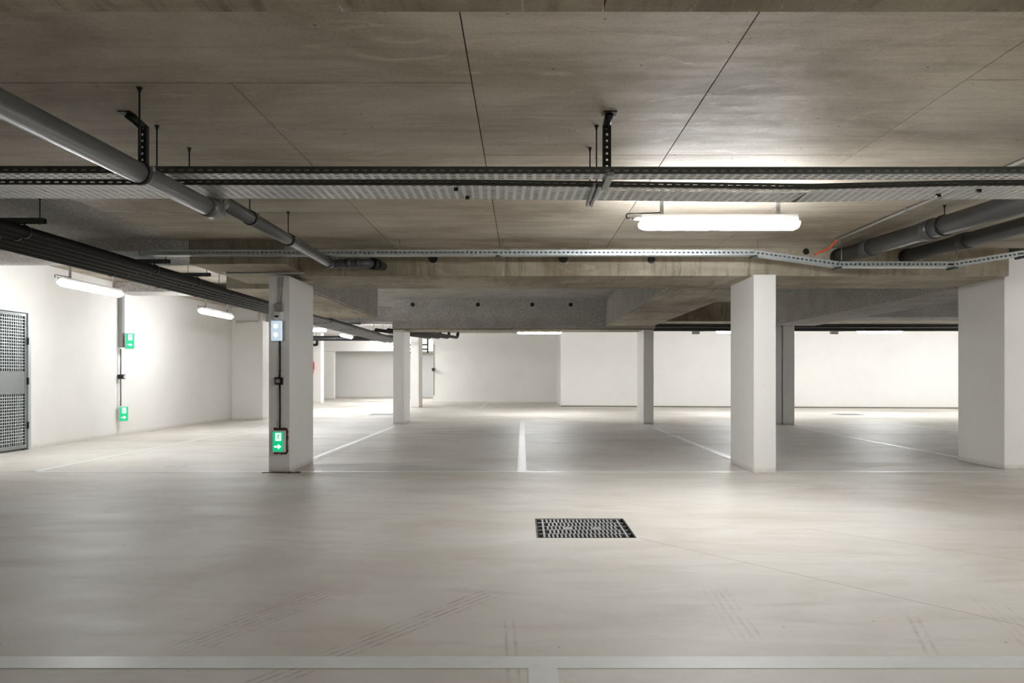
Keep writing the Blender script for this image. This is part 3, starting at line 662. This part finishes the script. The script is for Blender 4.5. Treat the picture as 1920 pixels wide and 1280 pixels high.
def exit_sign(label, loc, rot, w=0.125, h=0.25, d=0.07, ragged=False):
    r = thing('exit_sign', loc, label, 'sign', 'exit signs'); r.rotation_euler = (0, 0, rot)
    MB().box(-w/2, w/2, -d, -0.001, 0, h, bev=0.008).build('housing', 'white_plastic', r)
    f = MB().box(-w/2+0.01, w/2-0.014, -d-0.004, -d+0.001, 0.012, h-0.012).build('face', 'green', r)
    y = -d-0.0055
    fm = lambda u, v: Matrix(((1, 0, 0, u), (0, 0, 1, y), (0, 1, 0, v), (0, 0, 0, 1)))
    MB().box(-0.028, 0.034, y, -d-0.004, h*0.54, h*0.9).build('doorway', 'green_white', f)
    mn = MB(); cx, cz = 0.003, h*0.71
    mn.prism([(0.007*math.cos(a), 0.007*math.sin(a)) for a in [2*PI*i/10 for i in range(10)]], 0.0012, Matrix.Translation((0, -0.0012, 0)) @ fm(cx+0.004, cz+0.034))
    def limb(a, b, t):
        a = Vector(a); b = Vector(b); n = Vector((-(b-a).y, (b-a).x)).normalized()*t
        mn.prism([tuple(a-n), tuple(b-n), tuple(b+n), tuple(a+n)], 0.0012, Matrix.Translation((0, -0.0012, 0)) @ fm(cx, cz))
    for a, b, t in (((0.002, 0.026), (-0.003, -0.002), 0.006), ((-0.003, 0), (0.012, -0.014), 0.004), ((0.012, -0.014), (0.006, -0.034), 0.0035), ((-0.003, 0), (-0.01, -0.018), 0.004), ((-0.01, -0.018), (-0.024, -0.022), 0.0035),
                    ((0.002, 0.022), (0.016, 0.012), 0.003), ((0.016, 0.012), (0.024, 0.018), 0.003), ((0.001, 0.022), (-0.014, 0.014), 0.003), ((-0.014, 0.014), (-0.018, 0.002), 0.003)): limb(a, b, t)
    mn.build('running_figure', 'green', f)
    q = h*0.27; MB().prism([(-0.04, -0.009), (0.0, -0.009), (0.0, -0.03), (0.036, 0), (0.0, 0.03), (0.0, 0.009), (-0.04, 0.009)], 0.0015, fm(0, q)).build('arrow', 'green_white', f)
    return r
m = MB()
xa, xb, za, zb = sc(513.5), sc(539), zz(850), zz(803)
for i in range(44):
    t = random.random(); s = 0.004+0.007*random.random(); e = i % 4
    x = (xa+(xb-xa)*t) if e < 2 else (xa if e == 2 else xb); z = (za+(zb-za)*t) if e >= 2 else (za if e == 0 else zb)
    m.box(x-s, x+s, YF-0.008-0.006*random.random(), YF-0.0005, z-s, z+s)
m.box(xa, xb, YF-0.006, YF-0.0004, za, zb); fit(m, 'broken_edge', 'rust', c1)
exit_sign('green running figure exit sign low on the front left column', (sc(525), YF-0.007, zz(847)), 0.0, 0.135, 0.235, 0.06)
# riser on the left wall corner
WX, WY = -7.15, 11.9
r = thing('conduit', (WX, WY, 1.8), 'pale conduit on the left wall corner up to the ceiling', 'conduit'); m = MB()
m.box(WX+0.0, WX+0.07, WY-0.11, WY-0.04, 1.56, 2.5, bev=0.005); fit(m, 'trunking', 'grey_plastic', r); fit(MB().tube([(WX+0.03, WY+0.0, 1.8), (WX+0.03, WY+0.0, 2.52)], 0.014, 10), 'tube', 'conduit', r)
exit_sign('lit exit sign high on the left wall corner', (WX+0.13, WY-0.0, 1.53), math.radians(38), 0.15, 0.29, 0.08)
exit_sign('lit exit sign low on the left wall corner', (WX+0.05, WY-0.05, 0.25), math.radians(38), 0.15, 0.27, 0.08)
cable('black cable below the high exit sign on the left wall', WX+0.03, WY-0.08, 1.08, 1.53, (1.2, 1.4)); cable('black cable above the low exit sign on the left wall', WX+0.03, WY-0.08, 0.5, 1.0, (0.6, 0.92))
r = thing('switch', (WX+0.04, WY-0.08, 1.04), 'dark grey switch on the left wall between two exit signs', 'switch')
fit(box(WX+0.0, WX+0.09, WY-0.13, WY-0.05, 1.0, 1.08, bev=0.005), 'body', 'dark_steel', r); fit(box(WX+0.09, WX+0.11, WY-0.115, WY-0.065, 1.015, 1.065, bev=0.004), 'button', 'white_plastic', r)
# far fittings
r = thing('fire_extinguisher', (-7.95, 25.9, 1.1), 'small red extinguisher on the far left wall end', 'extinguisher')
fit(MB().tube([(-8.21, 25.9, 1.15), (-8.21, 25.9, 1.55), (-8.21, 25.9, 1.62)], [0.085, 0.085, 0.03], 14), 'cylinder', 'red', r); fit(MB().tube(bend([(-8.21, 25.88, 1.64), (-8.1, 25.88, 1.6), (-8.1, 25.88, 1.3)], 0.05), 0.015, 8), 'hose', 'red', r)
cable('thin dark riser cable at the edge of the middle back wall', -3.5, 26.25, 0.3, 2.3, (0.9, 1.5))
r = thing('switch', (-3.5, 26.2, 1.3), 'tiny dark switch on the edge of the middle back wall', 'switch'); fit(box(-3.56, -3.45, 26.12, 26.24, 1.25, 1.37, bev=0.01), 'body', 'black', r)
d2 = bpy.data.objects.new('door_2', None); C.objects.link(d2); d2.location = (-4.7, 32.75, 0); d2['kind'] = 'structure'; d2['label'] = 'white door in the distant back wall'
MB().box(-5.15, -4.2, 32.74, 32.79, 0.01, 2.05).build('leaf', 'white_plastic', d2, d2.location)
MB().box(-5.22, -5.15, 32.72, 32.79, 0, 2.12).box(-4.2, -4.13, 32.72, 32.79, 0, 2.12).box(-5.15, -4.2, 32.72, 32.79, 2.05, 2.12).build('door_frame', 'wall', d2, d2.location)
for (x, lab) in ((8.55, 'right of the twin column'), (4.75, 'left of the slim front right column')):
    r = thing('junction_box', (x, 18.3, 2.3), 'small grey junction box with feed pipe, ' + lab, 'box', 'far junction boxes')
    fit(box(x-0.1, x+0.1, 18.25, 18.35, 2.2, 2.36, bev=0.01), 'body', 'grey_plastic', r); fit(MB().tube([(x+0.1, 18.3, 2.29), (x+0.42, 18.3, 2.3)], 0.015, 8), 'feed_pipe', 'grey_plastic', r); fit(MB().tube([(x-0.06, 18.3, 2.36), (x-0.06, 18.3, 2.735)], 0.012, 8), 'drop_rod', 'grey_plastic', r)
